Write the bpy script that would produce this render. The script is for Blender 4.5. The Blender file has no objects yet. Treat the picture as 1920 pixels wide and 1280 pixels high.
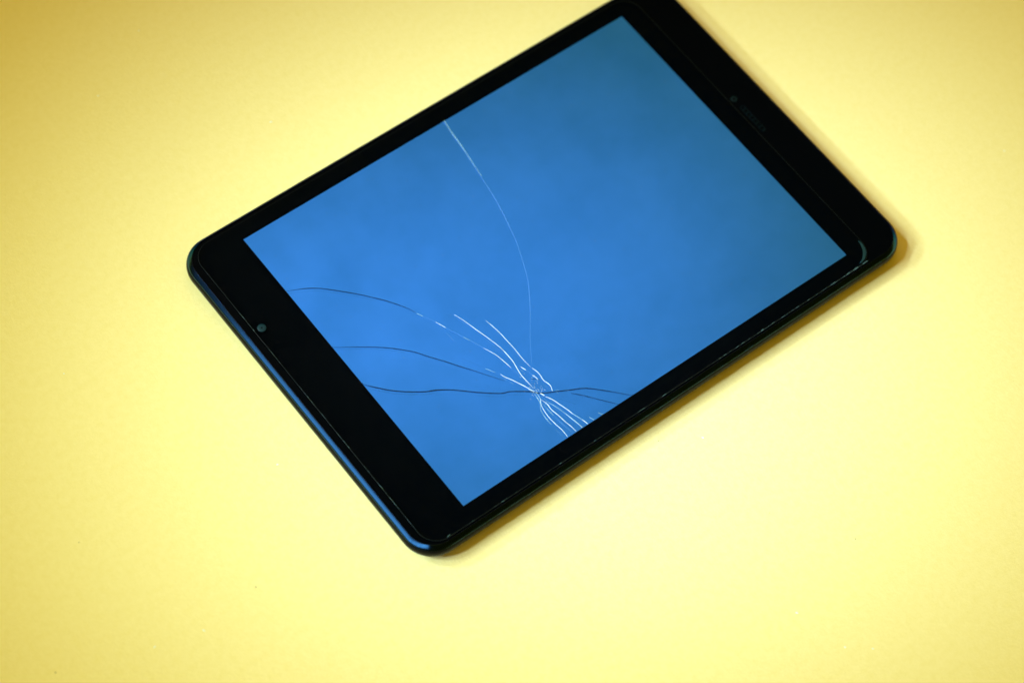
import bpy, bmesh, math, random
from mathutils import Vector, Matrix, noise

random.seed(7)
S = bpy.context.scene
COL = S.collection
MM = 0.001
H = 8.3 * MM                    # display plane above the paper

# ------------------------------------------------------------------ camera
cam_d = bpy.data.cameras.new('camera')
cam = bpy.data.objects.new('camera', cam_d)
COL.objects.link(cam)
right = Vector((0.790676, -0.608487, 0.067637))
down = Vector((-0.499978, -0.705508, -0.502275))
fwd = Vector((0.353346, 0.363320, -0.862058))
M = Matrix((right, -down, -fwd)).transposed().to_4x4()
M.translation = Vector((-0.342377, -0.341344, 0.757359 + H))
cam.matrix_world = M
cam_d.sensor_width = 36.0
cam_d.lens = 94.0
cam_d.clip_start = 0.02
cam_d.clip_end = 20.0
focus = Vector((-0.040, -0.030, H))
cam_d.dof.use_dof = True
cam_d.dof.focus_distance = (focus - M.translation).dot(fwd)
cam_d.dof.aperture_fstop = 7.5
S.camera = cam

# ------------------------------------------------------------------ light
world = bpy.data.worlds.new('World')
S.world = world
world.use_nodes = True
bg = world.node_tree.nodes['Background']
bg.inputs['Color'].default_value = (1.0, 0.67, 0.01, 1)
bg.inputs['Strength'].default_value = 0.02


def aim(o, pos, target):
    o.location = pos
    o.rotation_euler = (Vector(target) - Vector(pos)).to_track_quat('-Z', 'Y').to_euler()


def lamp(name, kind, pos, target, energy, color, **kw):
    d = bpy.data.lights.new(name, kind)
    d.energy = energy
    d.color = color
    for k, v in kw.items():
        setattr(d, k, v)
    o = bpy.data.objects.new(name, d)
    COL.objects.link(o)
    aim(o, pos, target)
    return o


def polar(base, az, el, r):
    a, e = math.radians(az), math.radians(el)
    return Vector(base) + r * Vector((math.cos(e) * math.cos(a), math.cos(e) * math.sin(a), math.sin(e)))


# broad warm fill lamp added overhead, in place of world light
lamp('overhead_fill', 'AREA', (0.0, 0.0, 1.7), (0, 0, 0), 34.5, (1.0, 0.685, 0.003), shape='DISK', size=5.0)
# main soft spot from the left of the picture, with a wider warm fill spot added beside it
KEY_T = Vector((-0.005, -0.040, 0))
WARM_T = Vector((-0.012, -0.060, 0))
for i, (daz, el) in enumerate(((-16, 37), (4, 35), (20, 39), (-14, 50), (6, 44), (22, 51))):
    off = Vector((0.033, 0.046, 0)) * (1 if i % 2 else -1)
    lamp('key_spot', 'SPOT', polar(KEY_T + off, 148 + daz, el, 2.0), KEY_T + off, 128.0, (0.38, 0.57, 1.0),
         spot_size=math.radians(8.2), spot_blend=1.0, shadow_soft_size=0.10)
    lamp('warm_fill_spot', 'SPOT', polar(WARM_T, 146 + daz, el, 2.0), WARM_T, 15.5, (0.84, 1.0, 0.02),
         spot_size=math.radians(15.5), spot_blend=1.0, shadow_soft_size=0.10)


def oriented(o, pos, target, along):
    z = (Vector(pos) - Vector(target)).normalized()
    x = (Vector(along) - z * Vector(along).dot(z)).normalized()
    m = Matrix((x, z.cross(x), z)).transposed().to_4x4()
    m.translation = pos
    o.matrix_world = m


# unseen strip lamp, added to put a soft mirrored gradient in the display
SCR = Vector((-0.068, 0.004, H))
pos = SCR + 0.85 * Vector((SCR.x + 0.342, SCR.y + 0.341, 0.757)).normalized()
o = lamp('display_gloss_lamp', 'AREA', pos, SCR, 0.44, (1.1, 0.88, 1.0), shape='RECTANGLE', size=0.46, size_y=0.16)
oriented(o, pos, SCR, (0.85, -0.53, 0))
# low windows on the left, mirrored in the chamfer of the case
WIN_T = Vector((-0.10, -0.03, 0))
for az, el, p in ((164, 12.5, 0.026), (188, 17, 0.030), (213, 22.5, 0.036)):
    pos = polar(WIN_T, az, el, 0.85)
    o = lamp('low_window', 'AREA', pos, WIN_T, p, (0.40, 0.82, 1.0),
             shape='RECTANGLE', size=0.42, size_y=0.11, spread=math.radians(60))
    oriented(o, pos, WIN_T, polar((0, 0, 0), az + 90, 14 if az > 170 else 6, 1))

S.view_settings.view_transform = 'Standard'
S.view_settings.look = 'None'
S.view_settings.exposure = 0.0
S.view_settings.gamma = 1.0
S.cycles.transparent_max_bounces = 24


# ------------------------------------------------------------------ materials
def mat(name):
    m = bpy.data.materials.new(name)
    m.use_nodes = True
    nt = m.node_tree
    return m, nt, nt.nodes['Principled BSDF'], nt.nodes['Material Output']


def node(nt, t, **kw):
    n = nt.nodes.new(t)
    for k, v in kw.items():
        setattr(n, k, v)
    return n


def noise_node(nt, scale, detail=3, rough=0.55, coord='Object'):
    tc = node(nt, 'ShaderNodeTexCoord')
    n = node(nt, 'ShaderNodeTexNoise')
    n.inputs['Scale'].default_value = scale
    n.inputs['Detail'].default_value = detail
    n.inputs['Roughness'].default_value = rough
    nt.links.new(tc.outputs[coord], n.inputs['Vector'])
    return n


def ramp(nt, src, p0, c0, p1, c1):
    r = node(nt, 'ShaderNodeValToRGB')
    r.color_ramp.elements[0].position = p0
    r.color_ramp.elements[0].color = (*c0, 1)
    r.color_ramp.elements[1].position = p1
    r.color_ramp.elements[1].color = (*c1, 1)
    nt.links.new(src, r.inputs['Fac'])
    return r


def paper_mat():
    m, nt, b, out = mat('yellow_paper')
    n1 = noise_node(nt, 420, 4, 0.6)
    r = ramp(nt, n1.outputs['Fac'], 0.3, (0.93, 0.765, 0.28), 0.7, (0.96, 0.80, 0.32))
    nt.links.new(r.outputs['Color'], b.inputs['Base Color'])
    b.inputs['Roughness'].default_value = 0.75
    b.inputs['Specular IOR Level'].default_value = 0.15
    n2 = noise_node(nt, 900, 5, 0.7)
    bp = node(nt, 'ShaderNodeBump')
    bp.inputs['Strength'].default_value = 0.4
    bp.inputs['Distance'].default_value = 0.0004
    nt.links.new(n2.outputs['Fac'], bp.inputs['Height'])
    nt.links.new(bp.outputs['Normal'], b.inputs['Normal'])
    return m


def simple(name, base, rough, metallic=0.0, spec=0.5):
    m, nt, b, out = mat(name)
    b.inputs['Base Color'].default_value = (*base, 1)
    b.inputs['Roughness'].default_value = rough
    b.inputs['Metallic'].default_value = metallic
    b.inputs['Specular IOR Level'].default_value = spec
    return m


def case_mat():
    m, nt, b, out = mat('glossy_black_case')
    n1 = noise_node(nt, 160, 5, 0.65)
    r = ramp(nt, n1.outputs['Fac'], 0.35, (0.22, 0.22, 0.22), 0.75, (0.36, 0.36, 0.36))
    nt.links.new(r.outputs['Color'], b.inputs['Roughness'])
    b.inputs['Base Color'].default_value = (0.002, 0.0025, 0.003, 1)
    b.inputs['IOR'].default_value = 1.16
    return m


def display_mat():
    m, nt, b, out = mat('lit_blue_display')
    n1 = noise_node(nt, 38, 4, 0.6)
    r = ramp(nt, n1.outputs['Fac'], 0.30, (0.026, 0.190, 0.73), 0.70, (0.034, 0.225, 0.88))
    n3 = noise_node(nt, 70, 1, 0.5)
    rr = ramp(nt, n3.outputs['Fac'], 0.3, (0.295,) * 3, 0.7, (0.325,) * 3)
    nt.links.new(rr.outputs['Color'], b.inputs['Roughness'])
    nt.links.new(r.outputs['Color'], b.inputs['Base Color'])
    b.inputs['Metallic'].default_value = 1.0
    b.inputs['Roughness'].default_value = 0.30
    b.inputs['Emission Color'].default_value = (0.0, 0.15, 1.0, 1)
    b.inputs['Emission Strength'].default_value = 0.05
    return m


def clear_mat(name, tint):
    """coated clear glass: anti-reflection coated, so only its tint and edges show"""
    m, nt, b, out = mat(name)
    nt.nodes.remove(b)
    tr = node(nt, 'ShaderNodeBsdfTransparent')
    tr.inputs['Color'].default_value = (*tint, 1)
    nt.links.new(tr.outputs[0], out.inputs['Surface'])
    return m


def crack_mat(name, color, lo, hi, scale=90):
    """broken glass face: partly clear, scatters light where it is rough"""
    m, nt, b, out = mat(name)
    b.inputs['Base Color'].default_value = (*color, 1)
    b.inputs['Roughness'].default_value = 0.45
    b.inputs['Specular IOR Level'].default_value = 0.3
    tr = node(nt, 'ShaderNodeBsdfTransparent')
    n1 = noise_node(nt, scale, 3, 0.6)
    mr = node(nt, 'ShaderNodeMapRange')
    mr.inputs['From Min'].default_value = 0.3
    mr.inputs['From Max'].default_value = 0.65
    mr.inputs['To Min'].default_value = lo
    mr.inputs['To Max'].default_value = hi
    nt.links.new(n1.outputs['Fac'], mr.inputs['Value'])
    mx = node(nt, 'ShaderNodeMixShader')
    nt.links.new(mr.outputs['Result'], mx.inputs['Fac'])
    nt.links.new(tr.outputs[0], mx.inputs[1])
    nt.links.new(b.outputs[0], mx.inputs[2])
    nt.links.new(mx.outputs[0], out.inputs['Surface'])
    return m


PAPER = paper_mat()
CASE = case_mat()
TRIM = simple('polished_blue_black_trim', (0.07, 0.165, 0.34), 0.15, metallic=1.0)
TRIM.node_tree.nodes['Principled BSDF'].inputs['Specular Tint'].default_value = (0.03, 0.05, 0.06, 1)
DISPLAY = display_mat()
BLACK = simple('black_bezel_print', (0.0004, 0.0009, 0.0013), 0.22, spec=0.012)
CLEAR = clear_mat('coated_front_glass', (0.985, 0.995, 0.992))
FILM = clear_mat('protector_glass', (0.985, 0.995, 0.992))
EDGE = simple('glass_edge', (0.002, 0.007, 0.007), 0.3, spec=0.25)
FLAKE = simple('glass_flake', (0.07, 0.14, 0.125), 0.4)
TEAL = simple('teal_sensor_window', (0.002, 0.024, 0.028), 0.4, spec=0.2)
LENS = simple('camera_lens_glass', (0.001, 0.007, 0.007), 0.3, spec=0.06)
MESH = simple('earpiece_mesh', (0.0015, 0.0055, 0.0055), 0.5, spec=0.03)
LINT = simple('pale_lint', (0.95, 0.93, 0.75), 0.8)
LINT_D = simple('brown_fleck', (0.35, 0.28, 0.08), 0.8)
DUST = crack_mat('screen_dust', (0.55, 0.85, 0.9), 0.10, 0.20)
CM = {
    'white': crack_mat('crack_bright', (0.82, 1.0, 0.86), 0.65, 1.0, 260),
    'mid': crack_mat('crack_half_bright', (0.50, 0.85, 0.75), 0.22, 0.75, 260),
    'faint': crack_mat('crack_faint', (0.28, 0.60, 0.95), 0.07, 0.20),
    'long': crack_mat('crack_long', (0.28, 0.60, 0.95), 0.07, 0.20, 60),
    'dark': crack_mat('crack_dark', (0.002, 0.022, 0.05), 0.8, 1.0, 60),
    'dim': crack_mat('crack_dim_and_shadow', (0.004, 0.05, 0.12), 0.05, 0.13, 60),  # faint dark cracks, and painted shadows of cracks on the display
}


# ------------------------------------------------------------------ mesh helpers
def link(name, me, material, parent=None):
    o = bpy.data.objects.new(name, me)
    if material:
        me.materials.append(material)
    COL.objects.link(o)
    if parent:
        o.parent = parent
    return o


def rrect(x0, x1, y0, y1, r, n=14):
    pts = []
    for cx, cy, a0 in ((x1 - r, y1 - r, 0), (x0 + r, y1 - r, 90), (x0 + r, y0 + r, 180), (x1 - r, y0 + r, 270)):
        for i in range(n + 1):
            a = math.radians(a0 + 90 * i / n)
            pts.append((cx + r * math.cos(a), cy + r * math.sin(a)))
    return pts


def loft(rings, cap_top=True, cap_bottom=True, smooth=True):
    """rings: list of (points2d, z) in mm, joined top to bottom"""
    bm = bmesh.new()
    vs = [[bm.verts.new((x * MM, y * MM, z * MM + H)) for x, y in pts] for pts, z in rings]
    n = len(vs[0])
    for a, b in zip(vs[:-1], vs[1:]):
        for i in range(n):
            bm.faces.new((a[i], b[i], b[(i + 1) % n], a[(i + 1) % n]))
    if cap_top:
        bm.faces.new(vs[0])
    if cap_bottom:
        bm.faces.new(vs[-1][::-1])
    bmesh.ops.recalc_face_normals(bm, faces=bm.faces)
    for f in bm.faces:
        f.smooth = smooth
    me = bpy.data.meshes.new('mesh')
    bm.to_mesh(me)
    bm.free()
    if smooth:
        me.set_sharp_from_angle(angle=math.radians(35))
    return me


def slab(x0, x1, y0, y1, r, z0, z1, bev=0.08):
    f = lambda s: rrect(x0 + s, x1 - s, y0 + s, y1 - s, r - s)
    return loft([(f(bev), z1), (f(bev * 0.3), z1 - bev * 0.3), (f(0), z1 - bev), (f(0), z0)])


def chaikin(p, it=2):
    for _ in range(it):
        q = [p[0]]
        for a, b in zip(p[:-1], p[1:]):
            q.append((a[0] * .75 + b[0] * .25, a[1] * .75 + b[1] * .25))
            q.append((a[0] * .25 + b[0] * .75, a[1] * .25 + b[1] * .75))
        q.append(p[-1])
        p = q
    return p


def catmull(p, w, step=6):
    if len(p) < 3:
        return list(p), list(w)
    P = [p[0]] + list(p) + [p[-1]]
    Wd = [w[0]] + list(w) + [w[-1]]
    out, ow = [], []
    for i in range(1, len(P) - 2):
        for k in range(step):
            t = k / step
            c = []
            for j in (0, 1):
                a, b_, c_, d = P[i - 1][j], P[i][j], P[i + 1][j], P[i + 2][j]
                c.append(0.5 * (2 * b_ + (c_ - a) * t + (2 * a - 5 * b_ + 4 * c_ - d) * t * t + (3 * b_ - a - 3 * c_ + d) * t ** 3))
            out.append(tuple(c))
            ow.append(Wd[i] * (1 - t) + Wd[i + 1] * t)
    out.append(p[-1])
    ow.append(w[-1])
    return out, ow


def ridge(pts, widths, z, rise=0.02, taper=True):
    """thin raised ridge along a polyline: a crack face"""
    n = len(pts)
    verts, faces = [], []
    for i, (x, y) in enumerate(pts):
        a, b = pts[max(0, i - 1)], pts[min(n - 1, i + 1)]
        dx, dy = b[0] - a[0], b[1] - a[1]
        l = math.hypot(dx, dy) or 1
        nx, ny = -dy / l, dx / l
        w = widths[i] / 2
        if taper:
            e = min(i, n - 1 - i) / max(1, (n - 1) * 0.18)
            w *= 0.35 + 0.65 * min(1, e)
        w *= 0.85 + 0.3 * (noise.noise(Vector((x * 0.9, y * 0.9, 3.1))) + 0.5)
        verts += [((x + nx * w) * MM, (y + ny * w) * MM, z * MM + H), (x * MM, y * MM, (z + rise) * MM + H),
                  ((x - nx * w) * MM, (y - ny * w) * MM, z * MM + H)]
    for i in range(n - 1):
        k = 3 * i
        faces += [(k, k + 1, k + 4, k + 3), (k + 1, k + 2, k + 5, k + 4)]
    me = bpy.data.meshes.new('mesh')
    me.from_pydata(verts, [], faces)
    bm = bmesh.new()
    bm.from_mesh(me)
    bmesh.ops.recalc_face_normals(bm, faces=bm.faces)
    if sum(f.normal.z for f in bm.faces) < 0:
        bmesh.ops.reverse_faces(bm, faces=bm.faces)
    bm.to_mesh(me)
    bm.free()
    return me


def flakes(items, z_of, flat=0.35):
    """many tiny irregular chips in one mesh; items: (x, y, length, width, angle)"""
    verts, faces = [], []
    for x, y, l, w, a in items:
        k = len(verts)
        z = z_of(x, y)
        ring = 6
        for i in range(ring):
            t = 2 * math.pi * i / ring
            rr = random.uniform(0.75, 1.15)
            u, v = l * rr * math.cos(t), w * rr * math.sin(t)
            verts.append(((x + u * math.cos(a) - v * math.sin(a)) * MM, (y + u * math.sin(a) + v * math.cos(a)) * MM, z * MM + H))
        verts.append((x * MM, y * MM, (z + flat * w) * MM + H))
        faces += [(k + i, k + (i + 1) % ring, k + ring) for i in range(ring)]
    me = bpy.data.meshes.new('mesh')
    me.from_pydata(verts, [], faces)
    return me


# ------------------------------------------------------------------ the surface
bm = bmesh.new()
bmesh.ops.create_grid(bm, x_segments=8, y_segments=8, size=1.2)
me = bpy.data.meshes.new('mesh')
bm.to_mesh(me)
bm.free()
table = link('table_surface', me, PAPER)
table['kind'] = 'structure'
table['label'] = 'smooth pale yellow paper surface under the tablet'

# ------------------------------------------------------------------ the tablet
tablet = bpy.data.objects.new('tablet', None)
COL.objects.link(tablet)
tablet.empty_display_size = 0.05
tablet['label'] = 'black tablet with cracked glass and lit blue screen lying on yellow paper'
tablet['category'] = 'tablet'

LX, LY, R0 = 103.3, 70.0, 11.0
prof = chaikin([(2.15, -0.6), (2.1, 0.40), (1.95, 0.44), (1.85, 0.36), (1.2, -0.32), (0.58, -1.02), (0.08, -2.0), (0.0, -3.3),
                (0.35, -4.8), (1.5, -6.5), (3.6, -7.7), (7.0, -8.22), (9.0, -8.28)], 2)
ins = lambda s, n=16: rrect(-LX + s, LX - s, -LY + s, LY - s, max(R0 - s, 1.5), n)
kt = [i for i, (s, z) in enumerate(prof) if s < 2.0 and z < 0.42][0]
kb = [i for i, (s, z) in enumerate(prof) if z < -1.05][0]
case = link('case', loft([(ins(s), z) for s, z in prof[kb:]], cap_top=True), CASE, tablet)
link('chamfer_trim', loft([(ins(s), z) for s, z in prof[kt:kb + 1]], cap_top=False, cap_bottom=False), TRIM, tablet)
link('front_rim', loft([(ins(s), z) for s, z in prof[:kt + 1]], cap_top=False, cap_bottom=False), CASE, tablet)

# front: black print under the glass, with the opening for the display
DX, DY = 81.28, 60.96
bm = bmesh.new()
outer = ins(2.2)
ov = [bm.verts.new((x * MM, y * MM, H)) for x, y in outer]
iv = [bm.verts.new((x * MM, y * MM, H)) for x, y in ((DX, DY), (-DX, DY), (-DX, -DY), (DX, -DY))]
lv = [bm.verts.new((v.co.x, v.co.y, H - 0.3 * MM)) for v in iv]
q = len(outer) // 4
for c in range(4):
    seg = ov[c * q:(c + 1) * q]
    for a, b in zip(seg[:-1], seg[1:]):
        bm.faces.new((iv[c], a, b))
    bm.faces.new((iv[c], seg[-1], ov[((c + 1) * q) % len(ov)], iv[(c + 1) % 4]))
    bm.faces.new((iv[c], iv[(c + 1) % 4], lv[(c + 1) % 4], lv[c]))
bmesh.ops.recalc_face_normals(bm, faces=bm.faces)
me = bpy.data.meshes.new('mesh')
bm.to_mesh(me)
bm.free()
link('bezel', me, BLACK, tablet)

dv = [(sx * (DX - 0.02) * MM, sy * (DY - 0.02) * MM, H - 0.05 * MM) for sx, sy in ((-1, -1), (1, -1), (1, 1), (-1, 1))]
dl = [(x, y, H - 0.28 * MM) for x, y, z in dv]
me = bpy.data.meshes.new('mesh')
me.from_pydata(dv + dl, [], [(0, 1, 2, 3), (7, 6, 5, 4), (0, 4, 5, 1), (1, 5, 6, 2), (2, 6, 7, 3), (3, 7, 4, 0)])
display = link('display', me, DISPLAY, tablet)
display['label'] = 'lit plain blue display'

f = lambda s: ins(2.25 + s)
glass = link('front_glass', loft([(f(0.1), 0.38), (f(0.03), 0.35), (f(0), 0.28), (f(0), 0.06)]), CLEAR, tablet)
glass['label'] = 'clear front glass broken near one long edge'

# protective glass sheet laid over the front; it stops short of the earpiece
PX0, PX1, PY0, PY1, PR = -98.75, 88.7, -67.25, 66.6, 7.0
film = link('screen_protector', slab(PX0, PX1, PY0, PY1, PR, 0.52, 0.80), FILM, tablet)
film['label'] = 'clear protective glass sheet with chipped edge'
rim_rings = []
for s, z in ((0.10, 0.815), (-0.02, 0.80), (-0.06, 0.70), (-0.06, 0.50)):
    rim_rings.append((rrect(PX0 + s, PX1 - s, PY0 + s, PY1 - s, PR - s, 20), z))
link('edge', loft(rim_rings, cap_top=False, cap_bottom=False), EDGE, film)

chips = []
for i in range(110):
    x = PX0 + PR + (PX1 - PX0 - 2 * PR) * random.random()
    if random.random() < 0.5 and x < 10:
        x = random.uniform(20, PX1 - PR)
    big = random.random() ** 5
    chips.append((x, PY0 + random.uniform(-0.04, 0.10), 0.10 + 0.5 * random.random() ** 2 + big * 0.5, 0.02 + 0.09 * big, random.uniform(-0.12, 0.12)))
for i in range(70):  # left-edge chips, also drawing the light line the edge catches
    y = random.uniform(PY0 + PR, PY1 - 25)
    big = random.random() ** 5
    chips.append((PX0 + random.uniform(-0.04, 0.08), y, 0.25 + 0.6 * random.random(), 0.02 + 0.06 * big, math.pi / 2 + random.uniform(-0.1, 0.1)))
for x, l, w in ((38.3, 0.7, 0.20), (80.0, 1.1, 0.22), (76.5, 0.9, 0.16), (84.0, 1.6, 0.12), (70.0, 0.8, 0.12), (22.0, 0.6, 0.10)):
    chips.append((x, PY0 + 0.05, l, w, 0.04))
chips.append((-91.6, -66.9, 0.9, 0.12, 0.2))
ch = link('edge_chips_and_glint', flakes(chips, lambda x, y: 0.825), FLAKE, film)
ch['kind'] = 'stuff'
ch['label'] = 'tiny pale chips and painted glint along the edge of the protective glass'

# painted crescent standing in for a reflection at the protector's rounded corner
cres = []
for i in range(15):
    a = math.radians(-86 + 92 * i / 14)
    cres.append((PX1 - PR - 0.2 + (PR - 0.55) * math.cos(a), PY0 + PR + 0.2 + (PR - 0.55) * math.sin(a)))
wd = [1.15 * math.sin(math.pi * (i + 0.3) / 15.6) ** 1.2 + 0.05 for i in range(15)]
cr = link('corner_reflection', ridge(cres, wd, 0.83, 0.03, taper=False), crack_mat('painted_reflection', (0.005, 0.042, 0.038), 0.35, 0.75), film)
cr['label'] = 'teal crescent painted as a reflection on the corner of the protector'


# sensor window, camera, earpiece
def disc(name, x, y, r0, r1, z0, z1, material, parent, n=40):
    c = lambda r: [(x + r * math.cos(2 * math.pi * i / n), y + r * math.sin(2 * math.pi * i / n)) for i in range(n)]
    if r0:
        me = loft([(c(r0), z0), (c(r0 * 1.25), z1), (c(r1 * 0.92), z1), (c(r1), z0)], cap_top=False, cap_bottom=False)
    else:
        me = loft([(c(r1 * 0.85), z1), (c(r1), z1 - 0.03), (c(r1), z0)])
    return link(name, me, material, parent)


sens = disc('sensor_window', -96.05, 29.0, 0.26, 1.48, 0.82, 0.90, TEAL, tablet)
sens['label'] = 'small round teal sensor window near the wide end of the bezel'
disc('pinhole', -96.05, 29.0, 0, 0.30, 0.80, 0.84, BLACK, sens)
lens = disc('camera_lens', 90.95, 10.3, 0, 1.25, 0.385, 0.43, LENS, tablet)
lens['label'] = 'small front camera lens beside the earpiece'
disc('pupil', 90.95, 10.3, 0, 0.45, 0.43, 0.46, BLACK, lens)
slot = lambda s: rrect(90.25 + s, 92.05 - s, -6.3 + s, 6.5 - s, 0.88 - s, 8)
ear = link('earpiece', loft([(slot(0.20), 0.385), (slot(0.14), 0.44), (slot(0.05), 0.44), (slot(0), 0.385)], cap_top=False, cap_bottom=False), MESH, tablet)
ear['label'] = 'slim earpiece slot in the bezel'
for i in range(14):
    y = -5.6 + i * 0.87
    sl = slab(90.55, 91.75, y - 0.28, y + 0.28, 0.12, 0.384, 0.405, 0.02)
    link('grille_bar', sl, BLACK if i % 2 else MESH, ear)

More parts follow.
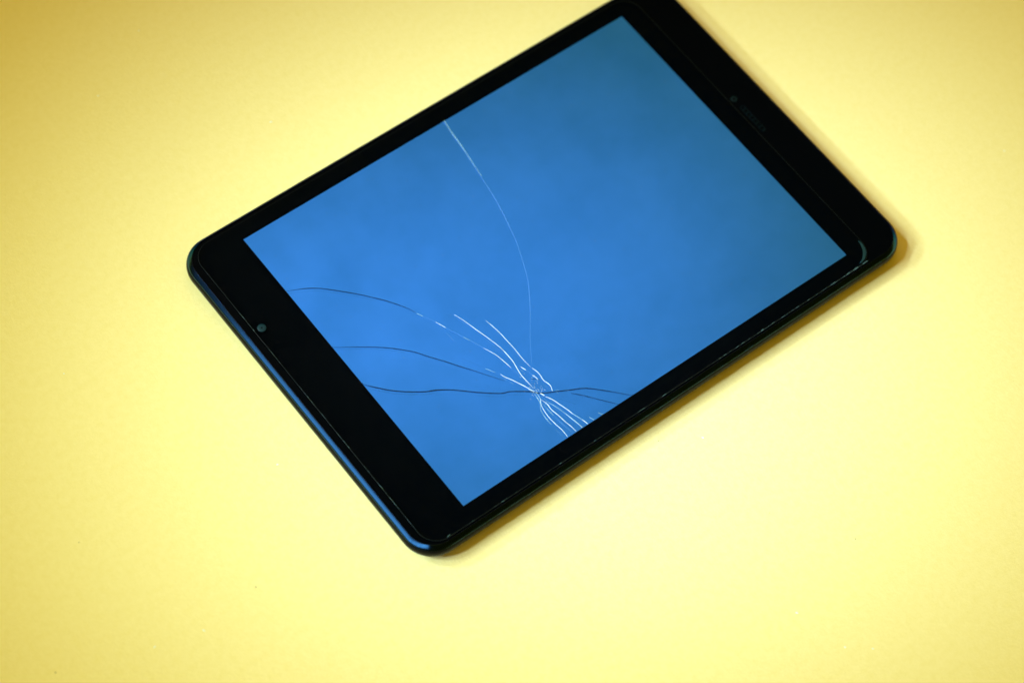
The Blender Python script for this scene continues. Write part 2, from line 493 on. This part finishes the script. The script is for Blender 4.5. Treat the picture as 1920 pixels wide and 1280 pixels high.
# cracks in the front glass and their painted shadow lines: kind, width in mm, path in mm on the glass
CRACKS = [
    ('dark', 0.34, [(-81.51, 36.29), (-77.18, 34.32), (-73.73, 32.36), (-70.86, 30.14), (-67.54, 26.85), (-62.89, 22.01), (-58.53, 16.80), (-55.82, 13.24), (-52.61, 8.14), (-51.26, 4.98)]),
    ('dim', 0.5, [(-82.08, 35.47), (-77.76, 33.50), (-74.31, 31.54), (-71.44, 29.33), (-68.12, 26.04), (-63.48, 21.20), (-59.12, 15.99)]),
    ('dark', 0.34, [(-81.82, 10.32), (-77.99, 7.83), (-73.43, 4.69), (-69.48, 1.80), (-65.73, -1.37), (-62.22, -4.87), (-60.05, -7.43), (-58.13, -10.32), (-56.14, -13.12), (-54.15, -15.91), (-51.85, -19.38), (-48.90, -23.64), (-45.67, -28.46), (-43.01, -32.55)]),
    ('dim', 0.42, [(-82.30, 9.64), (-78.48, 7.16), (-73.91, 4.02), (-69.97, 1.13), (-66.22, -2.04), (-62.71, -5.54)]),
    ('dark', 0.46, [(-81.78, -6.27), (-79.47, -9.15), (-77.31, -11.68), (-75.07, -14.10), (-71.37, -17.27), (-67.44, -20.11), (-65.48, -21.28), (-62.57, -22.80), (-59.61, -24.82)]),
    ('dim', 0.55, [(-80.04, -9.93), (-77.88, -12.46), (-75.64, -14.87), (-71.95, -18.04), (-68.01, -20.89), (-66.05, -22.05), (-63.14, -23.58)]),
    ('dark', 0.52, [(-65.27, -21.25), (-63.44, -22.11), (-59.83, -24.57), (-56.79, -27.12), (-53.26, -30.36), (-49.59, -33.41), (-46.37, -35.75), (-43.72, -36.86), (-38.52, -40.56), (-37.07, -42.26), (-35.28, -43.53), (-31.69, -45.41), (-28.13, -47.33), (-24.47, -49.15), (-21.86, -51.01), (-19.00, -53.83), (-15.65, -57.33), (-11.85, -61.54)]),
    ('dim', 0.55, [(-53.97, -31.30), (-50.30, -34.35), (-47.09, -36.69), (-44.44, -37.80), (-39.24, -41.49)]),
    ('dark', 0.3, [(-28.12, -48.62), (-25.43, -51.65), (-21.86, -56.14), (-17.75, -61.35)]),
    ('dim', 0.4, [(-32.64, -47.92), (-30.98, -50.32), (-29.25, -52.94)]),
    ('dim', 0.4, [(-49.76, -17.14), (-47.34, -21.23), (-45.19, -25.34)]),
    ('dim', 0.3, [(-43.64, -28.24), (-42.73, -29.68)]),
    ('dark', 0.25, [(-35.48, -36.96), (-33.90, -38.19), (-33.37, -38.80)]),
    ('mid', 0.28, [(-51.23, 4.58), (-50.68, 3.54), (-50.18, 2.29)]),
    ('faint', 0.3, [(-50.24, 2.48), (-49.11, 0.41), (-47.96, -1.90)]),
    ('white', 0.3, [(-48.10, -1.71), (-47.41, -3.37), (-46.60, -5.58)]),
    ('faint', 0.32, [(-46.57, -5.90), (-45.25, -8.83), (-44.06, -11.72)]),
    ('mid', 0.3, [(-44.13, -11.55), (-43.61, -12.66), (-43.05, -13.91)]),
    ('faint', 0.34, [(-43.16, -13.72), (-42.06, -16.26), (-41.04, -19.03)]),
    ('white', 0.36, [(-41.16, -18.72), (-39.50, -22.84), (-38.76, -26.47), (-38.33, -29.99)]),
    ('faint', 0.32, [(-38.76, -30.42), (-37.69, -34.27), (-37.38, -39.08)]),
    ('white', 0.4, [(-41.36, -2.99), (-39.93, -7.45), (-38.78, -12.27), (-37.67, -16.47), (-36.97, -19.53), (-36.42, -22.76), (-36.33, -27.92), (-36.85, -31.21), (-37.25, -34.02), (-37.13, -37.46), (-37.07, -39.47)]),
    ('faint', 0.28, [(-41.27, -5.35), (-40.54, -7.59), (-39.76, -10.03)]),
    ('faint', 0.25, [(-38.61, -16.38), (-37.76, -20.56), (-37.10, -23.98)]),
    ('white', 0.38, [(-34.21, -10.92), (-33.67, -13.88), (-33.26, -17.32), (-33.13, -21.12), (-33.00, -24.90), (-33.15, -29.04), (-32.92, -33.33)]),
    ('faint', 0.28, [(-34.27, -13.00), (-33.92, -15.54), (-33.82, -18.06)]),
    ('white', 0.46, [(-32.81, -33.85), (-32.27, -35.76), (-32.19, -37.61), (-32.50, -39.64), (-32.06, -41.35), (-31.95, -42.83), (-32.58, -44.61)]),
    ('white', 0.4, [(-35.57, -31.39), (-35.03, -32.78), (-34.89, -33.39)]),
    ('faint', 0.4, [(-34.89, -33.39), (-34.67, -34.28), (-34.31, -35.65)]),
    ('mid', 0.28, [(-36.18, -32.19), (-35.91, -33.40)]),
    ('white', 0.44, [(-34.37, -36.12), (-33.92, -37.23), (-33.82, -38.53)]),
    ('mid', 0.36, [(-34.80, -38.23), (-34.48, -39.13)]),
    ('faint', 0.34, [(-33.62, -41.08), (-33.26, -42.23), (-32.98, -43.49)]),
    ('faint', 0.3, [(-35.10, -36.67), (-36.65, -38.93), (-37.03, -39.55)]),
    ('mid', 0.3, [(-45.32, -25.31), (-44.50, -26.74), (-43.53, -28.43)]),
    ('white', 0.44, [(-42.59, -29.77), (-42.06, -31.44), (-40.81, -33.73), (-39.69, -36.21), (-38.76, -38.26), (-38.16, -40.09), (-37.21, -42.44)]),
    ('mid', 0.42, [(-37.21, -42.44), (-37.42, -43.68), (-37.64, -44.75)]),
    ('mid', 0.3, [(-42.62, -31.77), (-42.42, -32.70)]),
    ('mid', 0.34, [(-41.83, -34.02), (-41.34, -35.20)]),
    ('white', 0.4, [(-37.65, -44.63), (-38.86, -46.83), (-39.39, -49.77), (-39.50, -52.18), (-39.27, -55.10), (-38.91, -57.84), (-39.01, -61.55)]),
    ('mid', 0.32, [(-38.00, -42.16), (-38.18, -43.69), (-38.69, -45.84), (-39.92, -47.74), (-40.43, -50.14), (-40.57, -52.25), (-40.48, -54.07)]),
    ('white', 0.44, [(-37.64, -44.81), (-36.98, -47.33), (-37.10, -49.74), (-36.55, -52.90), (-36.14, -56.23), (-35.63, -58.80), (-35.47, -61.60)]),
    ('mid', 0.34, [(-37.95, -46.64), (-38.05, -49.34), (-37.84, -51.98)]),
    ('faint', 0.36, [(-37.84, -51.98), (-37.57, -55.49), (-37.02, -58.63), (-36.73, -60.32)]),
    ('mid', 0.4, [(-36.69, -46.31), (-35.25, -49.95), (-34.37, -53.35), (-33.64, -56.91), (-33.14, -59.47), (-32.92, -61.56)]),
    ('white', 0.28, [(-34.37, -53.35), (-33.64, -56.91), (-33.14, -59.47), (-32.92, -61.56)]),
    ('white', 0.6, [(-36.40, -42.90), (-36.08, -43.58), (-35.76, -44.47)]),
    ('white', 0.46, [(-35.73, -44.88), (-34.54, -47.12), (-33.71, -49.93), (-32.89, -52.74), (-32.38, -55.31)]),
    ('mid', 0.4, [(-32.43, -55.06), (-31.81, -56.83), (-31.21, -58.64)]),
    ('white', 0.44, [(-31.30, -58.30), (-30.93, -59.88), (-30.62, -61.60)]),
    ('mid', 0.3, [(-28.82, -59.13), (-28.43, -60.24), (-28.06, -61.49)]),
    ('mid', 0.36, [(-25.44, -59.48), (-24.87, -60.56), (-24.36, -61.70)]),
    ('faint', 0.3, [(-40.54, -56.39), (-40.32, -58.04), (-40.18, -59.78)]),
    ('mid', 0.3, [(-31.55, -44.90), (-30.51, -45.53)]),
    ('mid', 0.34, [(-31.83, -45.26), (-31.53, -46.37)]),
    ('mid', 0.34, [(-28.81, -46.91), (-28.29, -47.67)]),
    ('mid', 0.4, [(-32.75, -44.05), (-32.45, -44.70)]),
    ('faint', 0.3, [(-47.70, -7.04), (-47.52, -9.26), (-47.62, -11.15)]),
    ('faint', (1.15, 0.9, 0.8, 0.65, 0.55, 0.5, 0.45, 0.42, 0.4, 0.36, 0.34, 0.33, 0.32, 0.3, 0.3, 0.28, 0.25), [(2.24, 61.31), (1.41, 55.43), (0.90, 49.99), (-0.06, 42.80), (-1.02, 35.66), (-2.19, 27.69), (-3.46, 21.38), (-5.00, 15.31), (-7.01, 8.09), (-9.83, 1.01), (-12.19, -4.33), (-14.11, -7.95), (-18.18, -13.99), (-22.00, -19.15), (-25.96, -24.15), (-29.62, -29.31), (-32.04, -32.89)]),
    ('mid', (0.3, 0.42, 0.4, 0.3, 0.22), [(2.53, 61.11), (1.70, 55.23), (1.19, 49.79), (0.23, 42.60), (-0.73, 35.46)]),
    ('long', 0.26, [(-1.02, 35.66), (-2.19, 27.69), (-3.46, 21.38), (-5.00, 15.31), (-7.01, 8.09), (-9.83, 1.01), (-12.19, -4.33), (-14.11, -7.95), (-18.18, -13.99), (-22.00, -19.15)]),
]
IMP = (-37.6, -41.8)

for kind, w, pts in CRACKS:
    ws = list(w) if isinstance(w, tuple) else [w] * len(pts)
    p, ws = catmull(pts, [a * (0.46 if kind in ('white', 'mid', 'long') else 0.54) for a in ws])
    p = [(max(-81.2, x), max(-60.8, y)) for x, y in p]
    z = 0.12 if kind != 'dim' else 0.02
    c = link('crack', ridge(p, ws, z + random.uniform(0, 0.02), 0.02 if kind != 'dim' else 0.005, taper=(len(ws) > 0 and not isinstance(w, tuple))), CM[kind], glass)  # dim ones include painted crack shadows at display level

# crumbs of glass round the point of impact, dust on the screen
crumbs = []
for i in range(34):
    t = random.gauss(0, 5.0)
    n = random.gauss(0, 1.3)
    crumbs.append((IMP[0] + t * 0.10 + n, IMP[1] + t, random.uniform(0.05, 0.17), random.uniform(0.03, 0.08), random.uniform(0, 3.1)))
for i in range(46):
    crumbs.append((IMP[0] + random.gauss(0.6, 1.5), IMP[1] + random.gauss(0.8, 1.8), random.uniform(0.06, 0.22), random.uniform(0.03, 0.07), random.uniform(-1.2, -0.2)))
cb = link('glass_crumbs', flakes(crumbs, lambda x, y: 0.44), CM['white'], glass)
cb['kind'] = 'stuff'
dust = []
for i in range(240):
    x, y = random.uniform(-80, 80), random.uniform(-60, 60)
    dust.append((x, y, random.uniform(0.07, 0.28), random.uniform(0.06, 0.16), random.uniform(0, 3.1)))
ds = link('dust', flakes(dust, lambda x, y: 0.84, 0.08), DUST, film)
ds['kind'] = 'stuff'
ds['label'] = 'fine dust specks on the screen'

# small scuffs on the case
for x, y, z, l, a in ((-45.3, -70.05, -4.0, 0.9, 0.0), (-48.9, -69.95, -4.2, 0.6, 0.0), (94.0, -69.6, -3.6, 0.8, 0.35), (-6.4, -70.0, -2.6, 0.4, 0.0)):
    pts = [(x + l * t * math.cos(a), y + l * t * math.sin(a) - 0.02) for t in (-1, -0.3, 0.4, 1)]
    verts = []
    for i, (px, py) in enumerate(pts):
        h = (0.05, 0.2, 0.16, 0.04)[i]
        verts += [(px * MM, py * MM, (z - h) * MM + H), (px * MM, (py - 0.06) * MM, z * MM + H), (px * MM, py * MM, (z + h) * MM + H)]
    fc = []
    for i in range(3):
        k = 3 * i
        fc += [(k, k + 1, k + 4, k + 3), (k + 1, k + 2, k + 5, k + 4)]
    me = bpy.data.meshes.new('mesh')
    me.from_pydata(verts, [], fc)
    link('scuff', me, FLAKE, case)

# lint and flecks on the paper
pale = [(-58.98, 157.85), (-43.28, 99.38), (-85.9, 142.5), (160.5, -57.7), (-169.8, -45.3), (-185.2, -41.0), (-15.3, -149.4),
        (-10.6, -167.3), (0.4, -83.7), (-3.7, -173.0), (-118.1, -11.1), (-155.3, 56.4)]
dark = [(-184.5, 2.5), (-214.3, -30.4), (17.1, -140.9), (0.5, -117.5), (-12.2, -76.1), (-148.4, -42.6)]
tz = lambda x, y: -8.3 + 0.004
l1 = link('paper_lint', flakes([(x, y, random.uniform(0.3, 0.6), random.uniform(0.25, 0.45), random.uniform(0, 3)) for x, y in pale], tz), LINT)
l1['kind'] = 'stuff'
l1['label'] = 'pale lint specks scattered on the yellow paper'
l1['category'] = 'lint'
l2 = link('paper_flecks', flakes([(x, y, random.uniform(0.2, 0.35), random.uniform(0.15, 0.25), random.uniform(0, 3)) for x, y in dark], tz), LINT_D)
l2['kind'] = 'stuff'
l2['label'] = 'tiny brown flecks scattered on the yellow paper'
l2['category'] = 'fleck'
